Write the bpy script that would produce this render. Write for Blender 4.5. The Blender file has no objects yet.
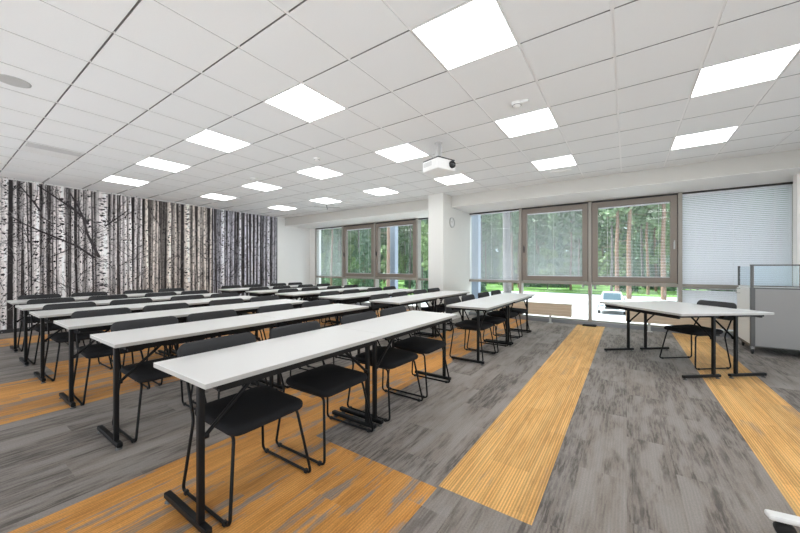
import bpy, bmesh, math, random
from mathutils import Vector, Matrix
random.seed(7)
C = bpy.context.scene.collection
PI = math.pi
CZ = 2.976            # ceiling height
XL, XR = -9.85, 3.2   # mural wall, teaching wall
YB, YW = -1.6, 8.35   # wall behind the camera, glazing line
YBEAM = 7.2

# ---------------------------------------------------------------- materials
def lin(c):
    return tuple(((v / 255) / 12.92 if v / 255 <= .04045 else ((v / 255 + .055) / 1.055) ** 2.4) for v in c)

def mat(name, rgb, rough=.6, metal=0.0, vary=.06, scale=30.0, bump=0.0, spec=.5, coat=0.0):
    """Principled surface whose colour wanders a little with object-space noise."""
    m = bpy.data.materials.new(name); m.use_nodes = True
    nt = m.node_tree; b = nt.nodes['Principled BSDF']
    col = lin(rgb)
    tc = nt.nodes.new('ShaderNodeTexCoord'); nz = nt.nodes.new('ShaderNodeTexNoise')
    nz.inputs['Scale'].default_value = scale; nz.inputs['Detail'].default_value = 3
    nt.links.new(tc.outputs['Object'], nz.inputs['Vector'])
    rp = nt.nodes.new('ShaderNodeMix'); rp.data_type = 'RGBA'
    rp.inputs['A'].default_value = tuple(c * (1 - vary) for c in col) + (1,)
    rp.inputs['B'].default_value = tuple(min(1, c * (1 + vary)) for c in col) + (1,)
    nt.links.new(nz.outputs['Fac'], rp.inputs['Factor'])
    nt.links.new(rp.outputs['Result'], b.inputs['Base Color'])
    b.inputs['Roughness'].default_value = rough; b.inputs['Metallic'].default_value = metal
    b.inputs['Specular IOR Level'].default_value = spec
    if coat: b.inputs['Coat Weight'].default_value = coat
    if bump:
        bp = nt.nodes.new('ShaderNodeBump'); bp.inputs['Strength'].default_value = bump; bp.inputs['Distance'].default_value = .002
        nt.links.new(nz.outputs['Fac'], bp.inputs['Height']); nt.links.new(bp.outputs['Normal'], b.inputs['Normal'])
    return m

def emit(name, rgb, s):
    m = bpy.data.materials.new(name); m.use_nodes = True
    nt = m.node_tree; nt.nodes.remove(nt.nodes['Principled BSDF'])
    e = nt.nodes.new('ShaderNodeEmission'); e.inputs['Color'].default_value = rgb + (1,); e.inputs['Strength'].default_value = s
    nt.links.new(e.outputs[0], nt.nodes['Material Output'].inputs['Surface'])
    return m

def glass(name, tint=(.93, .97, .96), refl=1.0):
    m = bpy.data.materials.new(name); m.use_nodes = True
    nt = m.node_tree; nt.nodes.remove(nt.nodes['Principled BSDF'])
    t = nt.nodes.new('ShaderNodeBsdfTransparent'); t.inputs['Color'].default_value = tint + (1,)
    g = nt.nodes.new('ShaderNodeBsdfGlossy'); g.inputs['Roughness'].default_value = .01
    f = nt.nodes.new('ShaderNodeFresnel'); f.inputs['IOR'].default_value = 1.5
    k = nt.nodes.new('ShaderNodeMath'); k.operation = 'MULTIPLY'; k.inputs[1].default_value = refl
    mx = nt.nodes.new('ShaderNodeMixShader')
    gm = nt.nodes.new('ShaderNodeNewGeometry'); inv = nt.nodes.new('ShaderNodeMath'); inv.operation = 'SUBTRACT'; inv.inputs[0].default_value = 1.0
    k2 = nt.nodes.new('ShaderNodeMath'); k2.operation = 'MULTIPLY'      # only the outer faces mirror: no total internal reflection inside the thin pane
    nt.links.new(gm.outputs['Backfacing'], inv.inputs[1]); nt.links.new(inv.outputs[0], k2.inputs[1])
    nt.links.new(f.outputs[0], k.inputs[0]); nt.links.new(k.outputs[0], k2.inputs[0]); nt.links.new(k2.outputs[0], mx.inputs['Fac'])
    nt.links.new(t.outputs[0], mx.inputs[1]); nt.links.new(g.outputs[0], mx.inputs[2])
    nt.links.new(mx.outputs[0], nt.nodes['Material Output'].inputs['Surface'])
    return m

class NT:
    """tiny helper for longer node chains"""
    def __init__(s, m): s.nt = m.node_tree
    def n(s, t, **kw):
        n = s.nt.nodes.new(t)
        for k, v in kw.items(): setattr(n, k, v)
        return n
    def l(s, a, b): s.nt.links.new(a, b)
    def math(s, op, a, b=None, c=None, clamp=False):
        n = s.n('ShaderNodeMath', operation=op, use_clamp=clamp)
        for i, v in enumerate((a, b, c)):
            if v is None: continue
            if isinstance(v, (int, float)): n.inputs[i].default_value = v
            else: s.l(v, n.inputs[i])
        return n.outputs[0]
    def mix(s, f, a, b):
        n = s.n('ShaderNodeMix', data_type='RGBA')
        for k, v in (('Factor', f), ('A', a), ('B', b)):
            if isinstance(v, (int, float)): n.inputs[k].default_value = v
            elif isinstance(v, tuple): n.inputs[k].default_value = v + (1,)
            else: s.l(v, n.inputs[k])
        return n.outputs['Result']
    def ramp(s, f, lo, hi):
        n = s.n('ShaderNodeMapRange', clamp=True)
        n.inputs['From Min'].default_value = lo; n.inputs['From Max'].default_value = hi
        s.l(f, n.inputs['Value']); return n.outputs['Result']
    def noise(s, vec, scale, detail=3.0, rough=.5):
        n = s.n('ShaderNodeTexNoise'); n.inputs['Scale'].default_value = scale
        n.inputs['Detail'].default_value = detail; n.inputs['Roughness'].default_value = rough
        s.l(vec, n.inputs['Vector']); return n.outputs['Fac']
    def scaled(s, vec, sc):
        n = s.n('ShaderNodeVectorMath', operation='MULTIPLY'); n.inputs[1].default_value = sc
        s.l(vec, n.inputs[0]); return n.outputs[0]

def carpet(name, base, dark, light, patch, patch_lo, patch_hi, line_amt):
    m = bpy.data.materials.new(name); m.use_nodes = True
    q = NT(m); b = m.node_tree.nodes['Principled BSDF']
    pos = q.n('ShaderNodeTexCoord').outputs['Object']
    sep = q.n('ShaderNodeSeparateXYZ'); q.l(pos, sep.inputs[0]); x, y = sep.outputs[0], sep.outputs[1]
    # planks 0.25 x 1 m laid lengthwise to the windows, each column shifted
    col = q.math('FLOOR', q.math('DIVIDE', x, .25))
    sh = q.math('FRACT', q.math('MULTIPLY', col, .377))
    row = q.math('FLOOR', q.math('ADD', y, sh))
    cv = q.n('ShaderNodeCombineXYZ'); q.l(col, cv.inputs[0]); q.l(row, cv.inputs[1])
    wn = q.n('ShaderNodeTexWhiteNoise', noise_dimensions='2D'); q.l(cv.outputs[0], wn.inputs['Vector'])
    r1 = wn.outputs['Value']
    ofs = q.n('ShaderNodeVectorMath', operation='MULTIPLY_ADD'); ofs.inputs[1].default_value = (9, 9, 9)
    q.l(wn.outputs['Color'], ofs.inputs[0]); q.l(pos, ofs.inputs[2])
    lp = ofs.outputs[0]
    streak = q.noise(q.scaled(lp, (58, 5.0, 1)), 1.0, 5, .7)      # thin dashes along y
    blot = q.noise(q.scaled(lp, (9, 1.7, 1)), 1.0, 4, .6)       # worn-looking blotches
    fine = q.noise(q.scaled(pos, (150, 110, 1)), 1.0, 3, .75)      # tuft grain
    lines = q.math('ADD', q.math('MULTIPLY', q.math('SINE', q.math('MULTIPLY', x, 2 * PI / .0156)), .16), q.noise(q.scaled(pos, (70, .5, 1)), 1.0, 2, .5))      # tuft rows
    c = q.mix(q.ramp(blot, .42, .62), base, light)
    d = q.math('MULTIPLY', q.ramp(streak, .46, .56), q.ramp(q.math('ADD', blot, q.math('MULTIPLY', r1, .2)), .66, .50))
    c = q.mix(q.math('MULTIPLY', d, .66), c, dark)
    pm = q.math('MULTIPLY', q.ramp(q.noise(q.scaled(lp, (9, 1.3, 1)), 1.0, 5, .62), patch_lo, patch_hi), q.ramp(streak, .30, .5))
    c = q.mix(pm, c, patch)
    v = q.math('ADD', q.math('MULTIPLY', r1, .16), .90)
    v = q.math('MULTIPLY', v, q.math('ADD', q.math('MULTIPLY', fine, .9), .55))
    v = q.math('MULTIPLY', v, q.math('ADD', q.math('MULTIPLY', q.ramp(lines, .35, .65), line_amt), 1 - line_amt * .5))
    hs = q.n('ShaderNodeVectorMath', operation='SCALE'); q.l(c, hs.inputs[0]); q.l(v, hs.inputs['Scale'])
    q.l(hs.outputs[0], b.inputs['Base Color'])
    b.inputs['Roughness'].default_value = .7; b.inputs['Specular IOR Level'].default_value = .3
    b.inputs['Sheen Weight'].default_value = .06; b.inputs['Sheen Roughness'].default_value = .4
    bp = q.n('ShaderNodeBump'); bp.inputs['Strength'].default_value = .25; bp.inputs['Distance'].default_value = .003
    q.l(fine, bp.inputs['Height']); q.l(bp.outputs[0], b.inputs['Normal'])
    return m

def wood(name, a, bcol, axis=(1, 30, 30)):
    m = bpy.data.materials.new(name); m.use_nodes = True
    q = NT(m); b = m.node_tree.nodes['Principled BSDF']
    pos = q.n('ShaderNodeTexCoord').outputs['Object']
    g = q.noise(q.scaled(pos, axis), 1.5, 4, .6)
    q.l(q.mix(q.ramp(g, .3, .7), lin(a), lin(bcol)), b.inputs['Base Color'])
    b.inputs['Roughness'].default_value = .45
    return m

def attr_mat(name, rough=.6, vary=.25, scale=(60, 60, 12)):
    """printed colour from the mesh's colour attribute with a fine grain"""
    m = bpy.data.materials.new(name); m.use_nodes = True
    q = NT(m); b = m.node_tree.nodes['Principled BSDF']
    a = q.n('ShaderNodeAttribute', attribute_name='print')
    pos = q.n('ShaderNodeTexCoord').outputs['Object']
    g = q.noise(q.scaled(pos, scale), 1.0, 5, .7)
    hs = q.n('ShaderNodeVectorMath', operation='SCALE'); q.l(a.outputs['Color'], hs.inputs[0])
    q.l(q.math('ADD', q.math('MULTIPLY', g, 2 * vary), 1 - vary), hs.inputs['Scale'])
    q.l(hs.outputs[0], b.inputs['Base Color']); b.inputs['Roughness'].default_value = rough
    b.inputs['Specular IOR Level'].default_value = .25
    return m

def leaf_mat(name, a, bcol):
    m = bpy.data.materials.new(name); m.use_nodes = True
    q = NT(m); b = m.node_tree.nodes['Principled BSDF']
    oi = q.n('ShaderNodeObjectInfo'); pos = q.n('ShaderNodeTexCoord').outputs['Object']
    g = q.noise(pos, .9, 3, .6)
    f = q.math('ADD', q.math('MULTIPLY', g, .7), q.math('MULTIPLY', oi.outputs['Random'], .3))
    q.l(q.mix(q.ramp(f, .25, .75), lin(a), lin(bcol)), b.inputs['Base Color'])
    b.inputs['Roughness'].default_value = .7; b.inputs['Specular IOR Level'].default_value = .2
    return m

M = {
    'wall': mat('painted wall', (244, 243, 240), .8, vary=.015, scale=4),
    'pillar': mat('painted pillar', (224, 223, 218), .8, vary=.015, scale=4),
    'beam': mat('shaded beam face', (203, 201, 195), .8, vary=.015, scale=4),  # beam front greyed as if backlit by the windows
    'tile': mat('mineral ceiling tile', (238, 239, 239), .95, vary=.02, scale=150, bump=.1, spec=.1),
    'tee': mat('white ceiling grid steel', (246, 246, 246), .5, vary=.01),
    'tile_edge': mat('tile edge groove shade', (136, 136, 134), .9, vary=.05),  # tile sides along the cross gaps, darkened to stand for groove shade
    'tile_side': mat('tile side groove shade', (196, 196, 195), .9, vary=.03),  # remaining tile sides, lighter grey for weaker groove shade
    'vent_grey': mat('vent grey', (206, 205, 204), .5, vary=.02),
    'tee_grey': mat('gap shaded grid steel', (160, 160, 160), .6, vary=.01),  # cross grid bars, shade of the deep gap put into their grey
    'white': mat('white plastic', (235, 235, 233), .45, vary=.02),
    'grey_plastic': mat('light grey plastic', (190, 190, 188), .5, vary=.03),
    'diffuser': emit('lit diffuser', (.975, .985, 1.0), 7.0),
    'laminate': mat('white table laminate', (228, 228, 226), .34, vary=.015, scale=6, spec=.45),
    'edge': mat('grey table edging', (176, 174, 170), .5, vary=.03),
    'birch_edge': wood('pale table edging', (214, 190, 158), (196, 168, 134)),
    'black_metal': mat('black powder coated steel', (13, 13, 14), .5, vary=.12, scale=90, spec=.25),
    'felt': mat('charcoal upholstery', (62, 62, 63), .92, vary=.14, scale=350, bump=.3, spec=.2),
    'seat_felt': mat('black upholstery', (30, 30, 32), .95, vary=.16, scale=350, bump=.3, spec=.25),
    'rubber': mat('black rubber', (22, 22, 22), .7, vary=.1),
    'chrome': mat('chrome', (200, 200, 200), .2, 1.0, .03),
    'sash': mat('taupe window sash', (140, 130, 121), .45, vary=.03, scale=8),
    'mullion': mat('grey beige window profile', (165, 160, 152), .45, vary=.03, scale=8),
    'frame_white': mat('pale window profile', (205, 206, 203), .45, vary=.02, scale=8),
    'gasket': mat('dark gasket', (52, 50, 50), .6, vary=.05),
    'glass': glass('window glass'),
    'cart_glass': glass('bluish gallery glass', (.91, .965, .985), 1.0),
    'slat': mat('pale blind slat', (234, 236, 242), .5, vary=.02, scale=8),
    'cord': mat('white blind cord', (238, 238, 240), .7, vary=.02),
    'cart': mat('grey lacquered panel', (152, 151, 149), .5, vary=.02, scale=5),
    'cart_post': mat('dark grey aluminium', (96, 96, 95), .4, .5, .05),
    'radiator': wood('pale wood laminate', (222, 204, 180), (203, 182, 155), (2, 30, 60)),
    'skirting': mat('charcoal skirting', (58, 56, 56), .6, vary=.05),
    'curb': mat('grey window curb', (150, 152, 156), .6, vary=.04, scale=6),
    'bounce_slab': mat('terrace concrete', (228, 229, 230), .9, vary=.05, scale=1.2),  # unseen pale slab, added to bounce sunlight up to the ceiling
    'pavement': mat('pale concrete paving', (196, 197, 198), .9, vary=.06, scale=1.2),
    'lawn': mat('lawn earth', (98, 136, 66), .95, vary=.3, scale=1.5),
    'bark_orange': wood('pine bark', (140, 110, 90), (106, 88, 78), (4, 4, 1)),
    'bark_grey': wood('grey bark', (124, 117, 114), (88, 84, 83), (4, 4, 1)),
    'needles': leaf_mat('pine needles', (86, 108, 86), (148, 168, 130)),
    'leaves': leaf_mat('broad leaves', (108, 134, 98), (172, 188, 142)),
    'spruce': leaf_mat('spruce needles', (90, 114, 98), (146, 168, 144)),
    'facade': mat('blue grey facade steel', (158, 168, 186), .5, vary=.03),
    'car_paint': mat('white car paint', (240, 241, 243), .25, vary=.01, coat=.5),
    'car_glass': mat('tinted car glass', (62, 82, 92), .4, vary=.05),
    'car_dark': mat('dark car trim', (40, 42, 46), .5, vary=.05),
    'lamp_glass': mat('headlamp lens', (150, 158, 166), .15, vary=.05),
    'mural': attr_mat('printed mural', vary=.38),
    'grey_carpet': carpet('grey carpet planks', lin((134, 125, 117)), lin((62, 57, 54)), lin((148, 141, 135)), lin((112, 104, 99)), .60, .66, .10),
    'orange_carpet': carpet('orange carpet planks', lin((206, 144, 70)), lin((176, 120, 60)), lin((212, 152, 80)), lin((150, 134, 120)), .53, .58, .3),
    'orange_clean': carpet('orange aisle planks', lin((216, 166, 98)), lin((196, 146, 84)), lin((222, 176, 110)), lin((186, 150, 108)), .60, .70, .45),
    'mirror_dark': mat('black glass lens', (12, 12, 14), .05, vary=.02),
    'clock_face': mat('clock face', (222, 222, 220), .4, vary=.02),
}

# ---------------------------------------------------------------- mesh building
class MB:
    def __init__(s): s.v = []; s.f = []; s.mi = []; s.sm = []; s.col = []
    def add(s, vs, fs, mi=0, smooth=False, T=None):
        o = len(s.v)
        s.v += [tuple(T @ Vector(p)) if T else tuple(p) for p in vs]
        for f in fs: s.f.append([o + i for i in f]); s.mi.append(mi); s.sm.append(smooth)
    def box(s, x0, x1, y0, y1, z0, z1, mi=0, T=None, bev=0.0):
        if bev <= 0:
            vs = [(x, y, z) for z in (z0, z1) for y in (y0, y1) for x in (x0, x1)]
            fs = [(0, 2, 3, 1), (4, 5, 7, 6), (0, 1, 5, 4), (2, 6, 7, 3), (0, 4, 6, 2), (1, 3, 7, 5)]
            s.add(vs, fs, mi, False, T); return
        bm = bmesh.new(); bmesh.ops.create_cube(bm, size=1)
        for v in bm.verts:
            v.co = Vector(((x0 + x1) / 2 + v.co.x * (x1 - x0), (y0 + y1) / 2 + v.co.y * (y1 - y0), (z0 + z1) / 2 + v.co.z * (z1 - z0)))
        bmesh.ops.bevel(bm, geom=bm.edges[:], offset=bev, segments=2, affect='EDGES', profile=.5)
        bm.verts.ensure_lookup_table()
        for i, v in enumerate(bm.verts): v.index = i
        s.add([v.co[:] for v in bm.verts], [[v.index for v in f.verts] for f in bm.faces], mi, False, T); bm.free()
    def tube(s, pts, r, n=8, fillet=0.0, mi=0, closed=False, T=None, r_end=None):
        P = [Vector(p) for p in pts]
        if fillet > 0:
            Q = [] if closed else [P[0]]
            rng = range(len(P)) if closed else range(1, len(P) - 1)
            for i in rng:
                a, b, c = P[i - 1], P[i], P[(i + 1) % len(P)]
                d = min(fillet, (a - b).length * .49, (c - b).length * .49)
                p0 = b + (a - b).normalized() * d; p1 = b + (c - b).normalized() * d
                for k in range(5):
                    t = k / 4; Q.append(p0 * (1 - t) ** 2 + b * 2 * t * (1 - t) + p1 * t * t)
            if not closed: Q.append(P[-1])
            P = Q
        L = len(P); rings = []
        up = Vector((0, 0, 1))
        tang = []
        for i in range(L):
            if closed: t = (P[(i + 1) % L] - P[i - 1])
            else: t = P[min(i + 1, L - 1)] - P[max(i - 1, 0)]
            tang.append(t.normalized())
        nrm = tang[0].cross(up)
        if nrm.length < 1e-3: nrm = tang[0].cross(Vector((0, 1, 0)))
        nrm.normalize(); vs = []
        for i in range(L):
            t = tang[i]; nrm = (nrm - t * nrm.dot(t)).normalized(); bn = t.cross(nrm)
            rr = r if r_end is None else r + (r_end - r) * i / max(1, L - 1)
            for k in range(n):
                a = 2 * PI * k / n; vs.append(P[i] + nrm * rr * math.cos(a) + bn * rr * math.sin(a))
        fs = []
        for i in range(L if closed else L - 1):
            j = (i + 1) % L
            for k in range(n):
                k2 = (k + 1) % n; fs.append((i * n + k, i * n + k2, j * n + k2, j * n + k))
        s.add(vs, fs, mi, True, T)
        if not closed:
            s.add(vs[:n], [tuple(range(n - 1, -1, -1))], mi, False, T); s.add(vs[-n:], [tuple(range(n))], mi, False, T)
    def lathe(s, prof, n=24, mi=0, T=None, smooth=True):
        """prof: list of (radius, z)"""
        vs = []; fs = []
        for r, z in prof:
            for k in range(n): a = 2 * PI * k / n; vs.append((r * math.cos(a), r * math.sin(a), z))
        for i in range(len(prof) - 1):
            for k in range(n):
                k2 = (k + 1) % n; fs.append((i * n + k, i * n + k2, (i + 1) * n + k2, (i + 1) * n + k))
        s.add(vs, fs, mi, smooth, T)
        s.add(vs[:n], [tuple(range(n - 1, -1, -1))], mi, False, T); s.add(vs[-n:], [tuple(range(n))], mi, False, T)
    def pad(s, w, h, t, rc, re, fn, mi=0, dome=0.0):
        """upholstered pad: rounded w x h outline, thickness t, corner radius rc, edge rounding re; fn maps (u, v, d) to xyz"""
        def outline(ins):
            a, b, r = w / 2 - ins, h / 2 - ins, max(.004, rc - ins); o = []
            for cx, cy, a0 in ((a - r, b - r, 0), (-(a - r), b - r, 90), (-(a - r), -(b - r), 180), (a - r, -(b - r), 270)):
                for k in range(6):
                    an = math.radians(a0 + 18 * k); o.append((cx + r * math.cos(an), cy + r * math.sin(an)))
            # long edges need mid points so a bowed pad stays smooth
            o2 = []
            for i, p in enumerate(o):
                o2.append(p); q = o[(i + 1) % len(o)]
                if math.hypot(p[0] - q[0], p[1] - q[1]) > .08:
                    for k in (1, 2, 3, 4): o2.append((p[0] + (q[0] - p[0]) * k / 5, p[1] + (q[1] - p[1]) * k / 5))
            return o2
        loops = [(re * (1 - math.sin(PI / 8 * k)), -t / 2 + re * (1 - math.cos(PI / 8 * k))) for k in range(5)]
        loops += [(re * (1 - math.cos(PI / 8 * k)), t / 2 - re * (1 - math.sin(PI / 8 * k))) for k in range(5)]
        inn = min(w, h) / 2
        loops = [(inn * .8, -t / 2), (inn * .4, -t / 2)] + loops + [(inn * .3, t / 2 + dome * .5), (inn * .6, t / 2 + dome * .85), (inn * .85, t / 2 + dome)]
        vs = []; fs = []; n = None
        for ins, d in loops:
            base = outline(0)
            # keep a fixed count: scale the base outline
            sx, sy = (w / 2 - ins) / (w / 2), (h / 2 - ins) / (h / 2)
            for (u, v) in base: vs.append(fn(u * sx, v * sy, d))
        n = len(outline(0))
        for i in range(len(loops) - 1):
            for k in range(n):
                k2 = (k + 1) % n; fs.append((i * n + k, i * n + k2, (i + 1) * n + k2, (i + 1) * n + k))
        s.add(vs, fs, mi, True)
        s.add(vs[:n], [tuple(range(n - 1, -1, -1))], mi, True); s.add(vs[-n:], [tuple(range(n))], mi, True)
    def build(s, name, mats, parent=None, colors=None):
        me = bpy.data.meshes.new(name); me.from_pydata(s.v, [], s.f)
        for m in (mats if isinstance(mats, (list, tuple)) else [mats]): me.materials.append(M[m] if isinstance(m, str) else m)
        me.polygons.foreach_set('material_index', s.mi); me.polygons.foreach_set('use_smooth', s.sm)
        if colors:
            ca = me.color_attributes.new('print', 'FLOAT_COLOR', 'CORNER'); buf = []
            for f, c in zip(s.f, colors): buf += list(c + (1.0,)) * len(f)
            ca.data.foreach_set('color', buf)
        me.update()
        o = bpy.data.objects.new(name, me); C.objects.link(o)
        if parent: o.parent = parent
        return o

def tag(o, label=None, cat=None, group=None, kind=None):
    if label: o['label'] = label
    if cat: o['category'] = cat
    if group: o['group'] = group
    if kind: o['kind'] = kind
    return o
def empty(name, loc=(0, 0, 0), rz=0.0):
    o = bpy.data.objects.new(name, None); C.objects.link(o); o.location = loc; o.rotation_euler.z = rz
    o.empty_display_size = .1; return o
def copy_tree(o, parent=None):
    c = o.copy(); C.objects.link(c)
    if parent: c.parent = parent
    for ch in list(o.children): copy_tree(ch, c)
    return c
def structure(o, cat=None): o['kind'] = 'structure'; return o

ORD = ['first', 'second', 'third', 'fourth', 'fifth', 'sixth', 'seventh', 'eighth']

# ---------------------------------------------------------------- floor
b = MB()
zones = []   # orange rectangles x0,x1,y0,y1,material
Z = [(-2.44, -.90, YB, 1.68, 1), (-.90, -.385, 1.70, YW, 2), (.715, 1.24, YB, YW, 2),
     (-2.95, -1.93, 1.68, YW, 1), (-5.6, -4.15, YB, YW, 1), (-6.3, -5.6, .9, YW, 1), (-9.1, -8.2, YB, YW, 1)]
xs = sorted({XL - .1, XR + .1} | {v for z in Z for v in z[:2]}); ys = sorted({YB - .1, YW + .05} | {v for z in Z for v in z[2:4]})
for i in range(len(xs) - 1):
    for j in range(len(ys) - 1):
        mx, my = (xs[i] + xs[i + 1]) / 2, (ys[j] + ys[j + 1]) / 2
        mi = 0
        for z in Z:
            if z[0] < mx < z[1] and z[2] < my < z[3]: mi = z[4]
        b.add([(xs[i], ys[j], 0), (xs[i + 1], ys[j], 0), (xs[i + 1], ys[j + 1], 0), (xs[i], ys[j + 1], 0)], [(0, 1, 2, 3)], mi)
b.box(xs[0], xs[-1], ys[0], ys[-1], -.3, -.004, 0)
structure(b.build('floor', ['grey_carpet', 'orange_carpet', 'orange_clean']))

# ---------------------------------------------------------------- ceiling
T0 = .6
def gx(i): return T0 * (i - 2.134)
def gy(j): return T0 * (j + 4.315)
LIGHTS = [(i, j) for i in (3, 0, -3, -6, -9, -12) for j in (-1, 2, 5)]
b = MB()
b.box(XL - .2, XR + .2, YB - .2, YW + .3, CZ + .016, CZ + .30, 1)         # slab above the grid
g, g2 = .010, .0065
for i in range(-13, 10):
    for j in range(-11, 9):
        x0, x1, y0, y1 = max(gx(i) + g, XL), min(gx(i + 1) - g, XR), max(gy(j) + g2, YB), min(gy(j + 1) - g2, YBEAM + .05)
        if x1 - x0 < .02 or y1 - y0 < .02 or (i, j) in LIGHTS: continue
        b.box(x0, x1, y0, y1, CZ, CZ + .014, 0)
        b.mi[-4:] = [3, 3, 4, 4]     # tile sides greyed to stand for groove shade, darker on the y-facing pair
for i in range(-13, 10): b.box(gx(i) - .012, gx(i) + .012, YB, YBEAM, CZ + .005, CZ + .0155, 1)
for j in range(-11, 9):
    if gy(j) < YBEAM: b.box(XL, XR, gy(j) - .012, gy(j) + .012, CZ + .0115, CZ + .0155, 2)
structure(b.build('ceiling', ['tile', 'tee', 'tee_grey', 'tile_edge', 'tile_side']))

# LED panels
proto = None
LR = {-1: 'nearest the camera', 2: 'middle one', 5: 'nearest the windows'}
LC = {3: 'first line from the teaching end', 0: 'second line from the teaching end', -3: 'third line from the teaching end',
      -6: 'fourth line from the teaching end', -9: 'fifth line from the teaching end', -12: 'line closest to the birch mural'}
for (i, j) in LIGHTS:
    if proto is None:
        o = empty('ceiling_light'); proto = o
        b = MB(); w = .294
        for s1 in (-1, 1):
            b.box(-w, w, s1 * w - .006, s1 * w + .006, -.003, .015); b.box(s1 * w - .006, s1 * w + .006, -w, w, -.003, .015)
        b.build('light_frame', 'white', o)
        b = MB(); b.box(-.288, .288, -.288, .288, .002, .010); b.build('diffuser', 'diffuser', o)
    else: o = copy_tree(proto)
    o.location = (gx(i) + .3, gy(j) + .3, CZ)
    tag(o, 'lit square ceiling panel, %s, %s' % (LC[i], LR[j]), 'ceiling light', 'lit ceiling panels')

# ---------------------------------------------------------------- walls
def wallbox(name, *a, m='wall'):
    b = MB(); b.box(*a); return structure(b.build(name, m))
wallbox('wall_left', XL - .2, XL, YB - .2, YW + .3, -.3, CZ + .016)
b = MB(); b.box(XR, XR + .2, YB - .2, 6.0, 1.75, CZ + .016); b.box(XR, XR + .2, 6.0, YW + .3, -.3, CZ + .016); structure(b.build('wall_right', 'wall'))  # unseen stretch left open below its header to admit the added ground bounce
wallbox('wall_back', XL, XR, YB - .2, YB, 1.75, CZ + .016)  # header only, out of view: opening shaped to light the ceiling from below
b = MB(); b.box(XL, XR, YBEAM, YW + .30, 2.716, CZ + .016, 0); b.box(XL, XR, YBEAM + .001, YW + .30, 2.71, 2.7162, 1); structure(b.build('ceiling_beam', ['beam', 'wall']))  # backlight shade is in the grey face; white soffit strip stands for window light
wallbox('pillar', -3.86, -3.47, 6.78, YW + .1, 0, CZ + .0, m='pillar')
wallbox('wall_pier', 2.16, 2.6, 7.65, 7.8, 0, 2.71, m='wall')
wallbox('wall_window', 2.34, XR, YW - .05, YW + .25, 0, 2.71, m='wall')
wallbox('wall_corner', XL, -9.57, YW - .06, YW + .25, 0, 2.71, m='wall')
wallbox('baseboard_left', XL, XL + .018, YB, YW - .06, 0, .075, m='skirting')
wallbox('baseboard_right', XR - .018, XR, 6.0, YW - .06, 0, .075, m='skirting')
wallbox('trim_1', -9.57, 2.6, YW - .09, YW + .25, -.3, .075, m='curb')

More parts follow.
